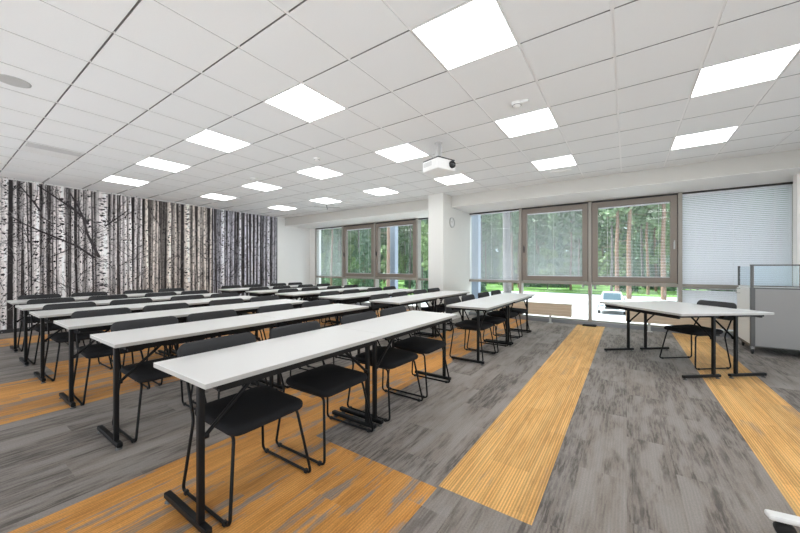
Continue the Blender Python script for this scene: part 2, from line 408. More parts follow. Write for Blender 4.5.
# ---------------------------------------------------------------- birch mural
def mural():
    b = MB(); cols = []; x = XL + .004; y0, y1, z0, z1 = YB + .05, 6.86, .075, CZ - .01
    rnd = random.Random(21)
    layer = [0]
    def quad(ps, c):
        layer[0] += 1
        xx = x + .0005 + layer[0] * 2.2e-7 * 2
        b.add([(xx, p[0], p[1]) for p in ps], [tuple(range(len(ps)))], 0); cols.append(c)
    b.box(XL, x, y0, y1, z0, z1); cols.extend([(.04, .034, .035)] * 6)
    b.box(XL, x + .004, y1, y1 + .025, z0, z1); cols.extend([(.03, .03, .034)] * 6)
    def tint(y):     # the print drifts from neutral to warm brown to violet grey towards the windows
        t = (y - .8) / 6
        if t < .38: return (1, .97, .98)
        if t < .66: return (1.0, .93, .87)
        return (.92, .93, 1.04)
    def strip(yc, w, c, lean=0.0, edge=None, wob=.006, n=14):
        pts = []
        for k in range(n + 1):
            z = z0 + (z1 - z0) * k / n
            pts.append((yc + lean * (z - 1.5) + rnd.uniform(-wob, wob), z, w * (1.06 - .14 * k / n) / 2))
        ti = tint(yc)
        for k in range(n):
            p, q = pts[k], pts[k + 1]; j = rnd.uniform(.86, 1.1)
            def put(a0, a1, f):
                ps = [(p[0] + p[2] * a0, p[1]), (p[0] + p[2] * a1, p[1]), (q[0] + q[2] * a1, q[1]), (q[0] + q[2] * a0, q[1])]
                ps = [(min(max(u, y0), y1), v) for u, v in ps]
                quad(ps[::-1], tuple(min(1, c[m] * ti[m] * f * j) for m in range(3)))
            if edge:
                put(-1, -.55, edge); put(-.55, .1, .82); put(.1, .75, 1.0); put(.75, 1, .7)
            else: put(-1, 1, 1)
        return pts
    def mark(yc, z, w, h, c=(.03, .027, .03)):
        a = max(y0, yc - w / 2); d = min(y1, yc + w / 2)
        if d - a < .004: return
        m = (a + d) / 2
        quad([(a, z), (m, z - h * .5), (d, z + h * .1), (m + w * .1, z + h * .5)], c)
    def branch(p, ang, ln, w, c, depth=0):
        n = 7; q = p
        for k in range(n):
            a = ang + rnd.uniform(-.22, .22); st = ln / n
            r = (q[0] + math.cos(a) * st, q[1] + math.sin(a) * st)
            if not (y0 < r[0] < y1 and z0 < r[1] < z1): return
            w0, w1 = w * (1 - k / (n + 1)), w * (1 - (k + 1) / (n + 1)); nx, ny = -math.sin(a), math.cos(a)
            quad([(q[0] + nx * w0 / 2, q[1] + ny * w0 / 2), (q[0] - nx * w0 / 2, q[1] - ny * w0 / 2), (r[0] - nx * w1 / 2, r[1] - ny * w1 / 2), (r[0] + nx * w1 / 2, r[1] + ny * w1 / 2)], c)
            if depth < 2 and rnd.random() < .45: branch(r, a + rnd.choice((-1, 1)) * rnd.uniform(.35, .8), ln * .4, w1 * .6, c, depth + 1)
            q = r
    # far haze of thin trunks
    for k in range(330):
        yy = rnd.uniform(y0 + .02, y1 - .02); v = rnd.uniform(.035, .17)
        strip(yy, rnd.uniform(.012, .035), (v, v * .93, v * .92), rnd.uniform(-.03, .03), n=4, wob=.004)
    for k in range(900):
        branch((rnd.uniform(y0, y1), rnd.uniform(z0, z1)), rnd.uniform(.2, 2.9), rnd.uniform(.2, .6), rnd.uniform(.004, .009), (.035, .03, .031) if rnd.random() < .5 else (.3, .28, .27), 1)
    for k in range(210):
        yy = rnd.uniform(y0 + .04, y1 - .04); v = rnd.uniform(.2, .55); w = rnd.uniform(.016, .038)
        strip(yy, w, (v, v * .97, v * .96), rnd.uniform(-.025, .025), .5, n=9)
        for q in range(36): mark(yy + rnd.uniform(-.4, .4) * w, rnd.uniform(z0, z1), w * rnd.uniform(.5, 1.1), rnd.uniform(.012, .04))
    for k in range(380):
        branch((rnd.uniform(y0, y1), rnd.uniform(z0, z1 - .2)), rnd.choice((rnd.uniform(.3, 1.3), rnd.uniform(1.8, 2.8))), rnd.uniform(.3, .9), rnd.uniform(.006, .013), (.04, .034, .035))
    # principal trunks: (y, width, brightness)
    big = [(.36, .06, .6), (.74, .07, .6), (1.02, .12, .7), (1.30, .06, .6), (1.70, .05, .55), (-1.2, .16, .7), (-.85, .09, .6), (-.5, .2, .75), (-.1, .1, .6), (.2, .15, .7), (.52, .09, .6),
           (.94, .115, .66), (1.16, .06, .55), (1.44, .13, .7), (1.56, .05, .5), (1.80, .15, .74), (1.97, .055, .55), (2.10, .07, .6),
           (2.24, .10, .64), (2.47, .25, .9), (2.62, .05, .5), (2.70, .04, .6), (2.80, .05, .6), (2.88, .07, .68), (2.97, .08, .7), (3.07, .05, .6), (3.17, .05, .64),
           (3.26, .08, .68), (3.40, .06, .64), (3.48, .05, .56), (3.74, .12, .70), (3.89, .06, .6), (4.17, .18, .74), (4.33, .06, .62), (4.46, .07, .66), (4.62, .08, .62),
           (4.78, .06, .66), (4.86, .03, .55), (5.10, .14, .74), (5.26, .06, .6), (5.38, .05, .62), (5.57, .09, .72), (5.72, .07, .68), (5.83, .05, .6), (5.94, .07, .7),
           (6.06, .06, .66), (6.18, .07, .7), (6.38, .05, .64), (6.52, .12, .74), (6.70, .05, .6), (6.80, .06, .5)]
    def sh(y): return y - (.14 if y < 3.2 else .1 if y < 5 else .1 * max(0, (5.7 - y) / .7))
    for yy, w, v in big:
        yy = sh(yy)
        v = min(.92, v * 1.2); w *= .84; pts = strip(yy, w, (v, v * .97, v * .95), rnd.uniform(-.012, .012), .55, n=22, wob=.004)
        for q in range(int(60 + w * 520)):
            k = rnd.randrange(len(pts)); p = pts[k]
            mark(p[0] + rnd.uniform(-.95, .95) * p[2], p[1] + rnd.uniform(-.07, .07), p[2] * rnd.uniform(.3, 1.0), rnd.uniform(.008, .036), (.05, .045, .05) if rnd.random() < .7 else (.3, .28, .28))
        for q in range(8 + int(w * 30)):
            p = pts[rnd.randrange(1, len(pts) - 1)]; mark(p[0] + rnd.uniform(-.4, .4) * p[2], p[1], p[2] * rnd.uniform(.7, 1.5), rnd.uniform(.03, .06))
    for k in range(230):
        branch((rnd.uniform(y0, y1), rnd.uniform(z0, z1 - .3)), rnd.choice((rnd.uniform(.4, 1.2), rnd.uniform(1.9, 2.7))), rnd.uniform(.4, 1.1), rnd.uniform(.008, .014), (.035, .03, .033))
    # the strong crossing boughs beside the brightest trunk
    def bough(ps, w):
        ps = [(sh(p[0]), p[1]) for p in ps]
        for k in range(len(ps) - 1):
            (a, c), (d, e) = ps[k], ps[k + 1]; L = math.hypot(d - a, e - c); nx, ny = -(e - c) / L, (d - a) / L
            w0 = w * (.35 + .65 * k / len(ps)) / 2; w1 = w * (.35 + .65 * (k + 1) / len(ps)) / 2
            quad([(a + nx * w0, c + ny * w0), (a - nx * w0, c - ny * w0), (d - nx * w1, e - ny * w1), (d + nx * w1, e + ny * w1)], (.05, .042, .045))
            branch((d, e), math.atan2(c - e, a - d) + rnd.choice((-.6, .6)), .45, .014, (.045, .04, .042))
    bough([(1.45, 2.93), (1.62, 2.80), (1.80, 2.66), (1.98, 2.52), (2.14, 2.36), (2.22, 2.22)], .06)
    bough([(1.93, 2.86), (2.07, 2.55), (2.15, 2.30), (2.20, 2.02), (2.28, 1.80), (2.40, 1.50)], .065)
    bough([(1.05, 2.30), (1.25, 2.14), (1.50, 2.0), (1.78, 1.86), (2.05, 1.72), (2.32, 1.48)], .05)
    bough([(2.95, 2.66), (2.8, 2.5), (2.62, 2.32), (2.5, 2.2)], .035)
    bough([(1.2, 2.9), (1.3, 2.75), (1.42, 2.55), (1.5, 2.4)], .04)
    cols = [tuple(min(.95, v * 1.2) for v in c) for c in cols]
    o = b.build('wall_mural', 'mural', None, cols)
    return tag(o, 'wall-wide black and white birch forest print covering the left wall', 'mural')
mural()

# ---------------------------------------------------------------- windows
MULL = [-9.57, -8.13, -6.70, -5.10, -3.62, -2.14, -.665, .845, 2.34]
ZT = .915
def window(n, x0, x1, sash=None):
    """one glazed bay: profiles, upper glass (in a heavy opening sash where the photo shows one), transom, lower glass"""
    r = empty('window_%d' % n, ((x0 + x1) / 2, YW, 0)); hw = (x1 - x0) / 2; structure(r)
    b = MB()
    b.box(-hw, -hw + .03, -.05, .12, .075, 2.71, 0); b.box(hw - .03, hw, -.05, .12, .075, 2.71, 0)
    b.box(-hw + .03, hw - .03, -.03, .11, 2.68, 2.71, 1)
    b.box(-hw + .03, hw - .03, -.06, .12, ZT - .03, ZT + .03, 0, bev=.004)
    b.box(-hw + .03, hw - .03, -.02, .10, .075, .10, 0)
    b.build('window_frame', ['mullion', 'gasket'], r)
    ux0, ux1, uz0, uz1 = -hw + .03, hw - .03, ZT + .03, 2.68
    if sash:
        b = MB(); f = .105; y0, y1 = -.075, .05
        a0, a1, c0, c1 = ux0 + .012, ux1 - .012, uz0 + .012, uz1 - .012
        b.box(a0, a0 + f, y0, y1, c0, c1, 0, bev=.006); b.box(a1 - f, a1, y0, y1, c0, c1, 0, bev=.006)
        b.box(a0 + f - .004, a1 - f + .004, y0 + .001, y1, c0, c0 + f, 0, bev=.006); b.box(a0 + f - .004, a1 - f + .004, y0 + .001, y1, c1 - f, c1, 0, bev=.006)
        for s1 in (a0 - .010, a1 + .0): b.box(s1, s1 + .010, y0 + .02, y1, uz0, uz1, 1)
        sp = b.build('window_sash', ['sash', 'gasket'], r)
        hx = a0 + .045 if sash == 'left' else a1 - .045
        h = MB(); h.box(hx - .014, hx + .014, y0 - .012, y0, 1.62, 1.76, 0, bev=.004); h.box(hx - .010, hx + .010, y0 - .042, y0 - .026, 1.66, 1.79, 0, bev=.004)
        h.box(hx - .009, hx + .009, y0 - .03, y0 - .01, 1.665, 1.69, 0)
        h.build('handle', 'grey_plastic' if sash == 'right' else 'gasket', sp)
        ux0, ux1, uz0, uz1 = a0 + f, a1 - f, c0 + f, c1 - f
    b = MB(); b.box(ux0, ux1, .028, .036, uz0, uz1); b.build('glass_pane', 'glass', r)
    b = MB(); b.box(-hw + .03, hw - .03, .028, .036, .10, ZT - .03); b.build('glass_pane', 'glass', r)
    return r, (ux0 + (x0 + x1) / 2, ux1 + (x0 + x1) / 2, uz0, uz1)
BL = {}
kinds = [None, 'left', 'left', None, None, 'left', 'right', None]
for n in range(8):
    _, BL[n] = window(n + 1, MULL[n], MULL[n + 1], kinds[n])
b = MB()
for x in MULL[1:-1]: b.box(x - .032, x + .032, -.085 + YW, YW - .05, .075, 2.71, 0, bev=.004)
structure(b.build('window_mullions', 'mullion'))

def blind(n, pitch, width, tilt, label, y=None):
    x0, x1, z0, z1 = BL[n]; y = YW + (.008 if y is None else y)
    r = empty('venetian_blind', ((x0 + x1) / 2, y, z0)); hw = (x1 - x0) / 2 - .006; H = z1 - z0
    b = MB(); b.box(-hw, hw, -.016, .016, H - .028, H - .003); b.build('headrail', 'slat', r)
    b = MB(); k = 0; z = .022
    ct, st = math.cos(tilt) * width / 2, math.sin(tilt) * width / 2
    while z < H - .035:
        t = .0005
        b.add([(-hw, -ct, z - st - t), (hw, -ct, z - st - t), (hw, ct, z + st - t), (-hw, ct, z + st - t), (-hw, -ct, z - st + t), (hw, -ct, z - st + t), (hw, ct, z + st + t), (-hw, ct, z + st + t)],
              [(3, 2, 1, 0), (4, 5, 6, 7), (0, 1, 5, 4), (2, 3, 7, 6), (1, 2, 6, 5), (3, 0, 4, 7)])
        z += pitch
    b.box(-hw, hw, -.010, .010, .001, .011)
    b.build('slats', 'slat', r)
    for s1 in (-.72, 0, .72):
        b = MB(); b.box(s1 * hw - .002, s1 * hw + .002, -ct - .004, -ct - .002, .005, H - .02); b.build('ladder_cord', 'cord', r)
    return tag(r, label, 'blind', 'venetian blinds')
blind(7, .034, .036, 1.02, 'closed pale venetian blind in the tall upper pane of the rightmost window bay')
BL[8] = (MULL[7] + .035, MULL[8] - .035, .11, ZT - .035)
blind(8, .034, .036, 1.02, 'closed pale venetian blind in the low pane behind desk chair and grey counter')
blind(4, .026, .024, .42, 'open pale venetian blind in the fixed window just right of the pillar')
blind(5, .026, .024, .38, 'open venetian blind in the opening sash above the wooden radiator cover')
blind(6, .030, .018, .2, 'open venetian blind in the opening sash with chrome handle behind the desk')
blind(0, .026, .024, .36, 'open venetian blind in the fixed window bay closest to the mural')
blind(1, .026, .011, .03, 'open venetian blind in the narrower opening sash closest to the mural')
blind(2, .026, .011, .03, 'open venetian blind in the opening sash left of the pillar')

# radiator covers
def radiator(x0, x1, label):
    r = empty('radiator_cover', ((x0 + x1) / 2, 8.12, 0)); hw = (x1 - x0) / 2
    b = MB(); n = 4
    for k in range(n): b.box(-hw, hw, -.07, -.052, .175 + k * .066, .175 + k * .066 + .0635, 0)
    b.box(-hw, hw, -.0515, .06, .18, .428, 0)
    b.build('panel', 'radiator', r)
    b = MB(); b.box(-hw - .012, hw + .012, -.075, .07, .4395, .449, 0, bev=.003); b.build('top_grille', 'radiator', r)
    for s1 in (-hw * .62, hw * .62):
        b = MB(); b.box(s1 - .02, s1 + .02, -.02, .02, .008, .18); b.box(s1 - .05, s1 + .05, -.04, .04, 0, .008); b.build('foot', 'frame_white', r)
    return tag(r, label, 'radiator')
radiator(-3.3, -1.0, 'long pale wood radiator cover below the window between pillar and aisle')
radiator(-.02, 2.0, 'pale wood radiator cover below the window behind the teaching desk')
b = MB(); b.box(-.13, .13, -.07, .07, 0, .028, 0, bev=.006); b.box(-.11, .11, -.055, .055, .028, .034, 0, bev=.002)
o = b.build('floor_socket_box', 'rubber'); o.location = (-.665, 8.18, 0)
tag(o, 'small black floor box at foot of mullion where orange aisle meets windows', 'floor box')

# ---------------------------------------------------------------- tables
TL, TD, TH = 1.325, .58, .75
def make_table():
    r = empty('folding_table')
    b = MB(); h = .026
    b.box(-TD / 2, TD / 2, -TL / 2 + .001, TL / 2 - .001, TH - h, TH - .0035, 1, bev=.002)
    b.box(-TD / 2 + .0008, TD / 2 - .0008, -TL / 2 + .0018, TL / 2 - .0018, TH - .0034, TH, 0)
    b.build('tabletop', ['laminate', 'edge'], r)
    px = .15
    b = MB()
    for x in (.235, -.235): b.box(x - .013, x + .013, -TL / 2 + .085, TL / 2 - .085, TH - h - .045, TH - h, 0)
    for s1 in (-1, 1): b.box(-.25, .25, s1 * (TL / 2 - .085) - .015, s1 * (TL / 2 - .085) + .015, TH - h - .03, TH - h - .0005, 0)
    b.build('under_frame', 'black_metal', r)
    for s1 in (-1, 1):
        y = s1 * (TL / 2 - .045)
        b = MB(); b.box(px - .0165, px + .0165, y - .015, y + .015, .046, TH - h - .001, 0, bev=.006)
        b.box(px - .05, px + .05, y - .024, y + .024, TH - h - .012, TH - h - .0008, 0)
        leg = b.build('leg', 'black_metal', r)
        b = MB(); b.box(-.232, .232, y - .0175, y + .0175, .018, .05, 0, bev=.007); b.build('foot', 'black_metal', leg)
        for gxp in (-.205, .205):
            b = MB(); b.lathe([(.009, .019), (.009, .010), (.019, .008), (.021, 0)], 12, 0, Matrix.Translation((gxp, y, 0))); b.build('glide', 'cart_post', leg)
        b = MB(); yy = y - s1 * .02
        b.tube([(px + .004, yy, .455), (px + .004, yy - s1 * .27, TH - h - .036)], .0105, 8)
        b.lathe([(.016, -.012), (.016, .012)], 12, 0, Matrix.Translation((px + .004, yy, .455)) @ Matrix.Rotation(PI / 2, 4, 'X'))
        b.build('brace', 'black_metal', leg)
    return r

# ---------------------------------------------------------------- chairs
def make_chair():
    r = empty('sled_chair')
    b = MB()
    b.pad(.43, .46, .05, .055, .022, lambda u, v, d: (.022 + u, v, .447 + d - .014 * ((u - .05) / .215) ** 2 * (1 if u > .05 else 0) + (.01 * max(0, -u) / .2)), 0, .008)
    b.build('seat', 'seat_felt', r)
    b = MB()
    b.pad(.49, .225, .034, .05, .014, lambda u, v, d: (-.325 - .16 * v - d + .25 * u * u, -u, .705 + v), 0, .003)
    b.build('backrest', 'felt', r)
    for s1 in (-1, 1):
        b = MB()
        pts = [(-.347, s1 * .19, .79), (-.318, s1 * .197, .62), (-.195, s1 * .215, .40), (-.238, s1 * .252, .012), (.25, s1 * .252, .012), (.185, s1 * .195, .413), (-.15, s1 * .19, .413)]
        b.tube(pts, .0085, 8, .035)
        leg = b.build('sled_leg', 'black_metal', r)
        for gxp in (-.195, .205):
            b = MB(); b.box(gxp - .012, gxp + .012, s1 * .252 - .011, s1 * .252 + .011, 0, .024, 0, bev=.004); b.build('glide', 'rubber', leg)
    b = MB(); b.tube([(.13, -.19, .413), (.13, .19, .413)], .0075, 8); b.tube([(-.11, -.19, .413), (-.11, .19, .413)], .0075, 8)
    b.build('cross_bar', 'black_metal', r)
    return r

ROWS_NEAR = [-1.545, -2.835, -4.02, -5.18, -6.26, -7.40]
START_NEAR = [.725, .745, .735, .72, .725, .755]
ROWS_FAR = [-1.46, -2.75, -3.92, -5.17, -6.22, -7.40]
tproto = make_table(); cproto = make_chair(); used_t = used_c = False
rj = random.Random(5)
def put_table(x, y, rz, label, group='white tables in rows'):
    global used_t
    o = copy_tree(tproto) if used_t else tproto; used_t = True
    o.location = (x, y, 0); o.rotation_euler.z = rz; tag(o, label, 'table', group); return o
def put_chair(x, y, rz, label, group='charcoal chairs in rows'):
    global used_c
    o = copy_tree(cproto) if used_c else cproto; used_c = True
    o.location = (x, y, 0); o.rotation_euler.z = rz; tag(o, label, 'chair', group); return o
for r in range(6):
    for k in range(4):
        xf = (ROWS_NEAR if k < 2 else ROWS_FAR)[r]
        y0 = (START_NEAR[r] + TL * k) if k < 2 else ((4.09 if r == 0 else 3.98) + TL * (k - 2))
        lab = 'white-topped black-framed table, %s row from the orange aisle strip, %s table towards the windows' % (ORD[r], ORD[k])
        put_table(xf - TD / 2, y0 + .65, 0, lab)
        for c in range(2):
            yc = y0 + (.36 if c == 0 else .955) + rj.uniform(-.015, .02)
            j = rj.uniform(-.03, .004) if (r, k) != (0, 0) else 0
            lab = 'charcoal padded sled chair, %s row from the orange aisle strip, %s seat towards the windows' % (ORD[r], ORD[2 * k + c])
            put_chair(xf - (.29 if k < 2 else .33) + j, yc, rj.uniform(-.03, .03), lab)
# teaching desk: two tables back to back, turned to the class
A = math.radians(40.0); cu, su = math.cos(A), math.sin(A)
def desk(u, v): return (u * cu - v * su, u * su + v * cu)
x, y = desk(3.757, 4.01); put_table(x, y, A, 'white table of the turned teaching desk on the classroom side', 'teaching desk tables')
x, y = desk(4.338, 4.01); put_table(x, y, A + PI, 'white table of the turned teaching desk on the chair side', 'teaching desk tables')
x, y = desk(4.262, 3.95); put_chair(x, y, A + PI, 'charcoal chair pushed under the turned teaching desk by the grey counter', None)

# ---------------------------------------------------------------- mobile counter at the right
def counter():
    r = empty('mobile_counter', (1.49, 6.88, 0), 0)
    W, D, zb, zt, zg = 1.5, .72, .125, .975, 1.29
    b = MB()
    b.box(.05, W - .05, 0, .022, zb, zt - .02, 0); b.box(0, .05, -.006, .04, zb, zt, 1, bev=.006); b.box(W - .05, W, -.006, .04, zb, zt, 1, bev=.006)
    b.box(.05, W - .05, -.004, .03, zt - .02, zt, 1)
    b.build('front_panel', ['cart', 'cart_post'], r)
    for x0 in (0, W - .02):
        b = MB(); b.box(x0, x0 + .02, .04, D, zb + .02, zt - .03, 0); b.build('side_panel', 'white', r)
    b = MB(); b.box(.02, W - .02, .03, D, zt - .028, zt - .004, 0); b.build('worktop', 'white', r)
    b = MB(); b.box(0, W, .03, D, zb - .015, zb + .02, 0); b.build('base', 'cart_post', r)
    for (px, py, wd) in ((.02, .018, .032), (.02, D - .02, .026), (.50, .018, .034), (1.0, .018, .034), (W - .02, .018, .03), (W - .02, D - .02, .026)):
        b = MB(); b.box(px - wd / 2, px + wd / 2, py - wd / 2, py + wd / 2, zt, zg, 0, bev=.003); b.build('gallery_post', 'cart_post', r)
    b = MB(); b.box(0, W, .006, .030, zg, zg + .018, 0); b.box(.04, W - .04, .008, .028, zt + .012, zt + .028, 0); b.build('gallery_rail', 'cart_post', r)
    for (x0, x1) in ((.045, .475), (.525, .975), (1.025, W - .045)):
        b = MB(); b.box(x0, x1, .015, .021, zt + .028, zg); b.build('glass_pane', 'cart_glass', r)
    b = MB(); b.box(.017, .023, .045, D - .04, zt + .02, zg - .01); b.build('glass_pane', 'cart_glass', r)
    b = MB(); b.tube([(-.001, D - .2, .86), (-.05, D - .2, .86), (-.05, D - .2, .93), (-.001, D - .2, .93)], .005, 8, .01); b.build('handle', 'chrome', r)
    for (px, py) in ((.025, .03), (W - .06, .03), (.06, D - .06), (W - .06, D - .06)):
        b = MB(); T = Matrix.Translation((px, py, .04)) @ Matrix.Rotation(PI / 2, 4, 'Y')
        b.lathe([(.03, -.012), (.04, -.008), (.04, .008), (.03, .012)], 18, 0, T)
        cs = b.build('caster', 'rubber', r)
        b = MB(); b.box(px - .02, px + .02, py - .016, py + .016, .07, .111, 0); b.box(px - .02, px - .016, py - .012, py + .012, .035, .08, 0); b.box(px + .016, px + .02, py - .012, py + .012, .035, .08, 0)
        b.build('caster_fork', 'chrome', cs)
    return tag(r, 'grey mobile counter with low glass gallery on casters beside the teaching desk', 'counter')
counter()

# ---------------------------------------------------------------- mobile whiteboard (only its near foot reaches into the photo)
def board():
    r = empty('mobile_whiteboard', (.918, 2.345, 0), math.radians(9))
    b = MB(); b.box(-.375, .375, -.028, .028, .078, .106, 0, bev=.012); b.build('foot_bar', 'white', r)
    for s1 in (-1, 1):
        b = MB(); T = Matrix.Translation((s1 * .31, 0, .038)) @ Matrix.Rotation(PI / 2 + .25, 4, 'X')
        b.lathe([(.022, -.022), (.035, -.019), (.037, 0), (.035, .019), (.022, .022)], 20, 0, T)
        b.lathe([(.016, .06), (.02, .08)], 12, 0, Matrix.Translation((s1 * .31, 0, 0)))
        b.build('caster', 'rubber', r)
    b = MB(); b.box(-.022, .022, -.02, .02, .10, 1.9, 0, bev=.006); b.build('post', 'white', r)
    b = MB(); b.box(-.01, .01, -1.3, -.02, .2, .24); b.build('cross_bar', 'white', r)
    return tag(r, 'white foot bar on black caster at the right edge of the carpet', 'mobile board')
board()

# ---------------------------------------------------------------- ceiling fittings
def projector():
    r = empty('ceiling_projector', (-2.13, 4.02, CZ), math.radians(-20))
    b = MB(); b.lathe([(.05, -.0005), (.05, -.012), (.02, -.016)], 20); b.box(-.03, .03, -.03, .03, -.235, -.012, 0, bev=.004)
    b.box(-.05, .05, -.05, .05, -.247, -.233, 0); b.build('mount', 'grey_plastic', r)
    b = MB(); b.box(-.15, .17, -.16, .16, -.405, -.262, 0, bev=.016); body = b.build('body', 'white', r)
    b = MB(); b.box(-.145, .165, -.155, .155, -.262, -.248, 0, bev=.005); b.build('top_cover', 'car_dark', r)
    b = MB()
    for k in range(7): b.box(-.12 + k * .024, -.106 + k * .024, -.1615, -.158, -.345, -.285, 0)
    b.build('vent', 'grey_plastic', body)
    b = MB(); T = Matrix.Translation((.165, .085, -.325)) @ Matrix.Rotation(PI / 2, 4, 'Y')
    b.lathe([(.05, 0), (.05, .03), (.045, .034), (.036, .030), (.03, .02), (.004, .028)], 24, 0, T); b.build('lens', 'mirror_dark', body)
    return tag(r, 'white ceiling projector with black lens on short mount over third window', 'projector')
projector()
def detector(x, y, label, extra=False):
    r = empty('smoke_detector', (x, y, CZ))
    b = MB(); b.lathe([(.052, 0), (.052, -.012), (.047, -.022), (.040, -.034), (.026, -.046), (.004, -.048)], 24); b.build('housing', 'white', r)
    b = MB(); b.lathe([(.0405, -.028), (.0445, -.028), (.0445, -.032), (.0405, -.032)], 24); b.build('vent_ring', 'gasket', r)
    if extra:
        b = MB(); b.box(.045, .12, -.03, .02, -.026, 0, 0, bev=.006); b.build('sensor_module', 'white', r)
    return tag(r, label, 'smoke detector')
detector(-.94, 3.5, 'white ceiling smoke detector with small sensor box above the orange aisle', True)
detector(-3.99, 3.5, 'round white smoke detector near the middle of the ceiling')
o = detector(-5.89, 3.59, 'small white ceiling detector furthest towards the birch mural')
b = MB(); b.lathe([(.115, 0), (.115, -.004), (.10, -.006), (.01, -.006)], 32); o = b.build('ceiling_speaker', 'grey_plastic'); o.location = (-4.63, .47, CZ)
tag(o, 'round grey speaker grille flush in the ceiling at left', 'speaker')
def vent(x, y):
    r = empty('air_vent', (x, y, CZ)); b = MB(); b.box(-.285, .285, -.285, .285, -.004, .0, 0); b.build('plate', 'white', r)
    b = MB(); b.box(.05, .275, -.275, .275, -.006, -.004, 0)
    for k in range(9): b.box(.055 + k * .024, .065 + k * .024, -.27, .27, -.009, -.006, 0)
    b.build('grille', 'vent_grey', r)
    return tag(r, 'rectangular white air vent in the ceiling above the near mural', 'vent')
vent(gx(-10) + .3, gy(-3) + .3)
def diffuser(x, y):
    r = empty('ceiling_diffuser', (x, y, CZ)); b = MB(); b.box(-.285, .285, -.285, .285, -.006, 0, 0); b.build('plate', 'white', r)
    b = MB()
    for s1 in (1, -1):
        T = Matrix.Rotation(s1 * PI / 4, 4, 'Z'); b.box(-.36, .36, -.012, .012, -.012 if s1 > 0 else -.0115, -.0062, 0, T)
    b.build('cross_vane', 'cart_post', r)
    return tag(r, 'square ceiling air diffuser with crossed vanes near the far left windows', 'air diffuser')
diffuser(gx(-10) + .3, gy(6) + .3)
b = MB(); b.box(-.17, .17, -.08, .08, -.014, 0, 0, bev=.005); b.box(-.15, .15, -.06, .06, -.017, -.014, 0, bev=.001); o = b.build('ceiling_sensor', 'white'); o.location = (gx(0) + .32, gy(6) + .25, CZ)
tag(o, 'white rectangular plate on ceiling between light panel and window beam', 'sensor plate')
# clock on the pillar's window-side face
r = empty('wall_clock', (-3.47, 7.22, 2.34)); RX = Matrix.Rotation(PI / 2, 4, 'Y')
b = MB(); b.lathe([(.125, 0), (.125, .025), (.118, .03), (.112, .024), (.112, .012)], 36, 0, RX); b.build('case', 'grey_plastic', r)
b = MB(); b.lathe([(.111, .013), (.002, .0135)], 36, 0, RX)
b.build('dial', 'clock_face', r)
b = MB()
for k in range(12): b.box(.0140, .0150, -.003, .003, .088, .102, 0, Matrix.Rotation(k * PI / 6, 4, 'X'))
b.build('hour_marks', 'gasket', r)
b = MB(); b.box(.0155, .0165, -.003, .003, -.01, .06, 0, Matrix.Rotation(.9, 4, 'X')); b.build('hour_hand', 'gasket', r)
b = MB(); b.box(.0170, .0180, -.002, .002, -.01, .088, 0, Matrix.Rotation(-.4, 4, 'X')); b.build('minute_hand', 'gasket', r)
tag(r, 'round pale wall clock high on the pillar side facing the right windows', 'clock')

# ---------------------------------------------------------------- outside
GZ = -2.1
b = MB(); b.add([(-120, 8.7, GZ), (60, 8.7, GZ), (60, 47, GZ), (-14, 47, GZ), (-22, 24, GZ), (-120, 20, GZ)], [(0, 1, 2, 3, 4, 5)], 0)
structure(b.build('pavement', 'pavement'))
b = MB(); b.box(XL - 12, XR + 16, -18, YB - .2, -.4, -.05); b.box(XR + .2, XR + 16, YB - .2, 8.3, -.4, -.05); structure(b.build('bounce_slab', 'bounce_slab'))  # added out of view: sunlit slabs throwing light in under the wall headers
b = MB(); b.add([(-120, 20, GZ + .02), (-22, 24, GZ + .02), (-14, 47, GZ + .02), (60, 47, GZ + .02), (60, 140, GZ + .02), (-120, 140, GZ + .02)], [(0, 1, 2, 3, 4, 5)], 0)
structure(b.build('ground', 'lawn'))
b = MB(); b.box(XL - 2, XR + 2, YW + .26, YW + .3, GZ - .1, -.3); structure(b.build('wall_outside', 'facade'))
for x in (-3.77, -6.84):
    b = MB(); b.box(-.11, .11, -.1, .1, GZ, 3.4, 0, bev=.01); o = b.build('facade_post', 'facade'); o.location = (x, 9.55, 0)
    tag(o, 'blue grey steel post outside the window, %s' % ('just right of the pillar' if x > -5 else 'in front of orange trunk left of the pillar'), 'post', 'steel posts outside the windows')

def leaves_mesh(n, shape, size, seed):
    rnd = random.Random(seed); b = MB()
    for _ in range(n):
        p = Vector(shape(rnd)); a = Vector((rnd.gauss(0, 1), rnd.gauss(0, 1), rnd.gauss(0, .6))).normalized(); c = a.orthogonal().normalized()
        c = Matrix.Rotation(rnd.uniform(0, 6.28), 3, a) @ c; d = a.cross(c); s1 = size * rnd.uniform(.5, 1.2)
        b.add([p - c * s1, p - d * s1 * .55, p + c * s1, p + d * s1 * .55], [(0, 1, 2, 3)])
    return b
def pine(kind, seed, h=19.0, r0=.22):
    rnd = random.Random(seed); r = empty('pine_tree'); b = MB(); pts = [(0, 0, -.1)]; x = y = 0
    for k in range(1, 8): x += rnd.uniform(-.1, .1); y += rnd.uniform(-.1, .1); pts.append((x, y, h * k / 7))
    b.tube(pts, r0, 10, 0, 0, False, None, r0 * .35)
    for k in range(10):
        z = rnd.uniform(.25, .6) * h; a = rnd.uniform(0, 6.28); L = rnd.uniform(.6, 1.6); q = pts[int(z / h * 7)]
        b.tube([(q[0], q[1], z), (q[0] + math.cos(a) * L, q[1] + math.sin(a) * L, z + rnd.uniform(-.3, .1))], .03, 5, r_end=.01)
    b.build('trunk', kind, r)
    def sh(q):
        z = q.uniform(.45, 1.02) ** .9; R = 1.45 * math.sqrt(max(0, 1 - ((z - .72) / .34) ** 2)) + .3; a = q.uniform(0, 6.28); t = math.sqrt(q.random()) * R
        return (t * math.cos(a), t * math.sin(a), z * h)
    leaves_mesh(1300, sh, .42, seed).build('crown', 'needles', r); return r
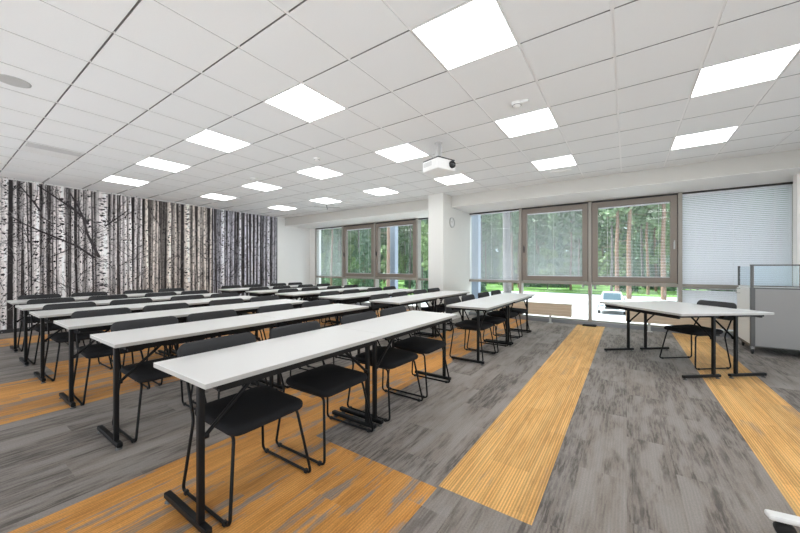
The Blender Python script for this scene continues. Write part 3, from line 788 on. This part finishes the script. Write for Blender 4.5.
def bushy(kind, leaf, seed, h, w):
    rnd = random.Random(seed); r = empty('young_' + kind); b = MB(); b.tube([(0, 0, -.1), (.1, 0, h * .5), (0, .1, h * .9)], .07, 7, r_end=.02); b.build('trunk', 'bark_grey', r)
    if kind == 'spruce':
        def sh(q):
            z = q.random() ** 1.3; R = w * (1 - z) + .1; a = q.uniform(0, 6.28); t = R * q.uniform(.35, 1); return (t * math.cos(a), t * math.sin(a), .3 + z * (h - .3) - .25 * t)
    else:
        blobs = [(rnd.uniform(-.6, .6) * w, rnd.uniform(-.6, .6) * w, rnd.uniform(.3, .9) * h, rnd.uniform(.35, .6) * w) for _ in range(9)]
        def sh(q):
            c = blobs[q.randrange(9)]; v = Vector((q.gauss(0, 1), q.gauss(0, 1), q.gauss(0, 1))).normalized() * c[3] * q.uniform(.5, 1.05); return (c[0] + v.x, c[1] + v.y, max(.2, c[2] + v.z))
    leaves_mesh(1500, sh, .24, seed).build('crown', leaf, r); return r
PG = 'tall pines of the forest outside'
fp = [pine('bark_orange', 3), pine('bark_grey', 4, 20, .19), pine('bark_orange', 9, 18, .17)]
first = [True] * 3
def put_pine(k, x, y, s=1.0, label=None):
    o = fp[k] if first[k] else copy_tree(fp[k]); first[k] = False
    o.location = (x, y, GZ); o.scale = (s, s, s); o.rotation_euler.z = (x * 7.3 + y * 3.1) % 6.28
    tag(o, label or 'tall bare-trunked pine among the forest trees beyond the grass', 'tree', PG); return o
put_pine(0, -.88, 43.1, 1.0, 'slim orange pine trunk seen left of centre in the chrome-handled sash')
put_pine(0, .19, 42.6, 1.1, 'straight orange pine trunk at centre of the chrome-handled sash')
put_pine(0, 3.15, 43.5, 1.1, 'orange pine trunk nearest the handle side of the chrome-handled sash')
put_pine(1, -5.95, 20.2, 1.35, 'thick pale pine trunk close outside the blind beside the pillar')
put_pine(0, -13.1, 17.7, 1.0, 'thick orange pine trunk close outside the sash left of the pillar')
fr = random.Random(14)
taken = [(-.88, 43.1, 1.7), (.19, 42.6, 1.7), (3.15, 43.5, 1.7), (-5.95, 20.2, 2), (-13.1, 17.7, 1.7)]
def spot(r, gap):
    """a free place inside the stretch of forest the windows look out on"""
    for _ in range(400):
        x = fr.uniform(-100, 24); y = fr.uniform(26, 100)
        edge = gap + (48 if x > -13 else (26 if x < -22 else 27 + (x + 22) * 2.4))
        if y < edge or x < -1.25 * y - 3 or x > .24 * y + 4: continue
        if all((x - a) ** 2 + (y - c) ** 2 > (r + q) ** 2 for a, c, q in taken): taken.append((x, y, r)); return x, y
    return None
for x, y in ((2.12, 50), (3.3, 57.3)): put_pine(2, x, y, 1.0); taken.append((x, y, 1.7))
for k in range(95):
    p = spot(1.75, 0)
    if p: put_pine(k % 3, p[0], p[1], fr.uniform(.85, 1.1))
BW = (1.45, 1.35, 1.6, 1.6)
bp = [bushy('spruce', 'spruce', 31, 7.5, BW[0]), bushy('birch', 'leaves', 32, 6.0, BW[1] * .75), bushy('birch', 'leaves', 33, 8.5, BW[2] * .75), bushy('spruce', 'spruce', 34, 10, BW[3])]
bf = [True] * 4
for n in range(330):
    k = n % 4; s1 = fr.uniform(.7, 1.2); p = spot(BW[k] * s1 * .95, 4)
    if not p: continue
    o = bp[k] if bf[k] else copy_tree(bp[k]); bf[k] = False
    o.location = (p[0], p[1], GZ); o.scale = (s1, s1, s1); o.rotation_euler.z = fr.uniform(0, 6.28)
    if k in (0, 3): tag(o, 'dense young spruce filling the forest between the pine trunks', 'tree', 'young spruces in the forest outside')
    else: tag(o, 'leafy light green young birch filling the forest between pine trunks', 'tree', 'young birches in the forest outside')
def far(q):
    x = q.uniform(-140, 40); return (x, 104 + q.uniform(0, 8), GZ + q.uniform(0, 1) * (27 + 5 * math.sin(x * .21)))
o = leaves_mesh(36000, far, 1.1, 77).build('forest_foliage', 'needles'); tag(o, 'continuous green foliage of the deep forest behind all tree trunks', 'foliage', None, 'stuff')

# parked car
def car():
    r = empty('parked_car', (-.94, 29.7, GZ), math.radians(-88)); W = .88       # nose along local +x, turned towards the building
    def loft(prof, mi, b, ins=0.0):
        n = len(prof); vs = [(p[0], -p[2], p[1]) for p in prof] + [(p[0], p[2], p[1]) for p in prof]
        fs = [tuple(range(n)), tuple(range(2 * n - 1, n - 1, -1))] + [(i, i + n, (i + 1) % n + n, (i + 1) % n) for i in range(n)]
        fs = [f[::-1] for f in fs]; b.add(vs, fs, mi)
    b = MB(); loft([(-2.1, .35, .80), (-2.15, .62, .84), (-2.0, .92, .86), (-.9, .95, .88), (.8, .93, .88), (1.9, .78, .82), (2.12, .60, .78), (2.10, .30, .76), (1.5, .22, .86), (-1.5, .22, .86)], 0, b)
    loft([(-1.9, .92, .78), (-1.5, 1.38, .62), (-.9, 1.46, .60), (.1, 1.44, .60), (.95, .93, .76)], 0, b); b.build('body', 'car_paint', r)
    b = MB(); b.add([(.17, -.55, 1.42), (.17, .55, 1.42), (.93, .69, .96), (.93, -.69, .96)], [(0, 3, 2, 1)]); 
    b = MB(); b.box(0, .88, -.56, .56, 0, .012, 0, Matrix.Translation((.16, 0, 1.425)) @ Matrix.Rotation(math.radians(31), 4, 'Y')); b.build('windshield', 'car_glass', r)
    for s1 in (-1, 1):
        b = MB(); b.add([(-1.35, s1 * .655, 1.33), (.05, s1 * .655, 1.37), (.65, s1 * .755, .98), (-1.6, s1 * .775, .98)], [(0, 1, 2, 3) if s1 < 0 else (3, 2, 1, 0)]); b.add([(-1.35, s1 * .64, 1.33), (.05, s1 * .64, 1.37), (.65, s1 * .74, .98), (-1.6, s1 * .76, .98)], [(0, 1, 2, 3) if s1 > 0 else (3, 2, 1, 0)]); b.build('side_window', 'car_glass', r)
        b = MB(); b.box(2.0, 2.13, s1 * .62 - .15, s1 * .62 + .15, .58, .70, 0, bev=.02); b.build('headlight', 'lamp_glass', r)
        b = MB(); b.box(.55, .70, s1 * .93 - .09, s1 * .93 + .09, .92, 1.04, 0, bev=.02); b.build('mirror', 'car_paint', r)
        for x in (-1.35, 1.35):
            b = MB(); b.lathe([(.2, -.1), (.32, -.1), (.33, 0), (.32, .1), (.2, .1)], 20, 0, Matrix.Translation((x, s1 * .8, .33)) @ Matrix.Rotation(PI / 2, 4, 'X')); b.build('wheel', 'car_dark', r)
    b = MB(); b.box(2.04, 2.125, -.42, .42, .40, .56, 0, bev=.01); b.build('grille', 'car_dark', r)
    return tag(r, 'white car parked on the pale paving outside, behind the desk', 'car')
car()

# ---------------------------------------------------------------- daylight, camera
w = bpy.data.worlds.new('sky'); bpy.context.scene.world = w; w.use_nodes = True
nt = w.node_tree; bg = nt.nodes['Background']
bg.inputs['Color'].default_value = (.86, .93, 1.0, 1); bg.inputs['Strength'].default_value = 1.5
sun = bpy.data.lights.new('sun', 'SUN'); sun.energy = 11; sun.angle = math.radians(8); sun.color = (.97, .985, 1.0)
so = bpy.data.objects.new('sun', sun); C.objects.link(so); so.rotation_euler = (0, math.radians(-42), math.radians(-6))

cd = bpy.data.cameras.new('camera'); co = bpy.data.objects.new('camera', cd); C.objects.link(co)
cd.sensor_width = 36; cd.lens = 329.1 * 36 / 800; cd.shift_y = .7 / 800; cd.clip_end = 400; cd.clip_start = .05
co.location = (0, 0, 1.27); co.rotation_euler = (PI / 2, 0, .6035)
sc = bpy.context.scene; sc.camera = co
sc.view_settings.view_transform = 'Standard'; sc.view_settings.look = 'None'; sc.view_settings.gamma = 1; sc.view_settings.exposure = .55
try: sc.view_settings.use_curve_mapping = False
except Exception: pass
cy = sc.cycles
cy.use_denoising = True; cy.max_bounces = 8; cy.diffuse_bounces = 4; cy.glossy_bounces = 3; cy.transparent_max_bounces = 16
cy.sample_clamp_indirect = 6; cy.caustics_reflective = False; cy.caustics_refractive = False
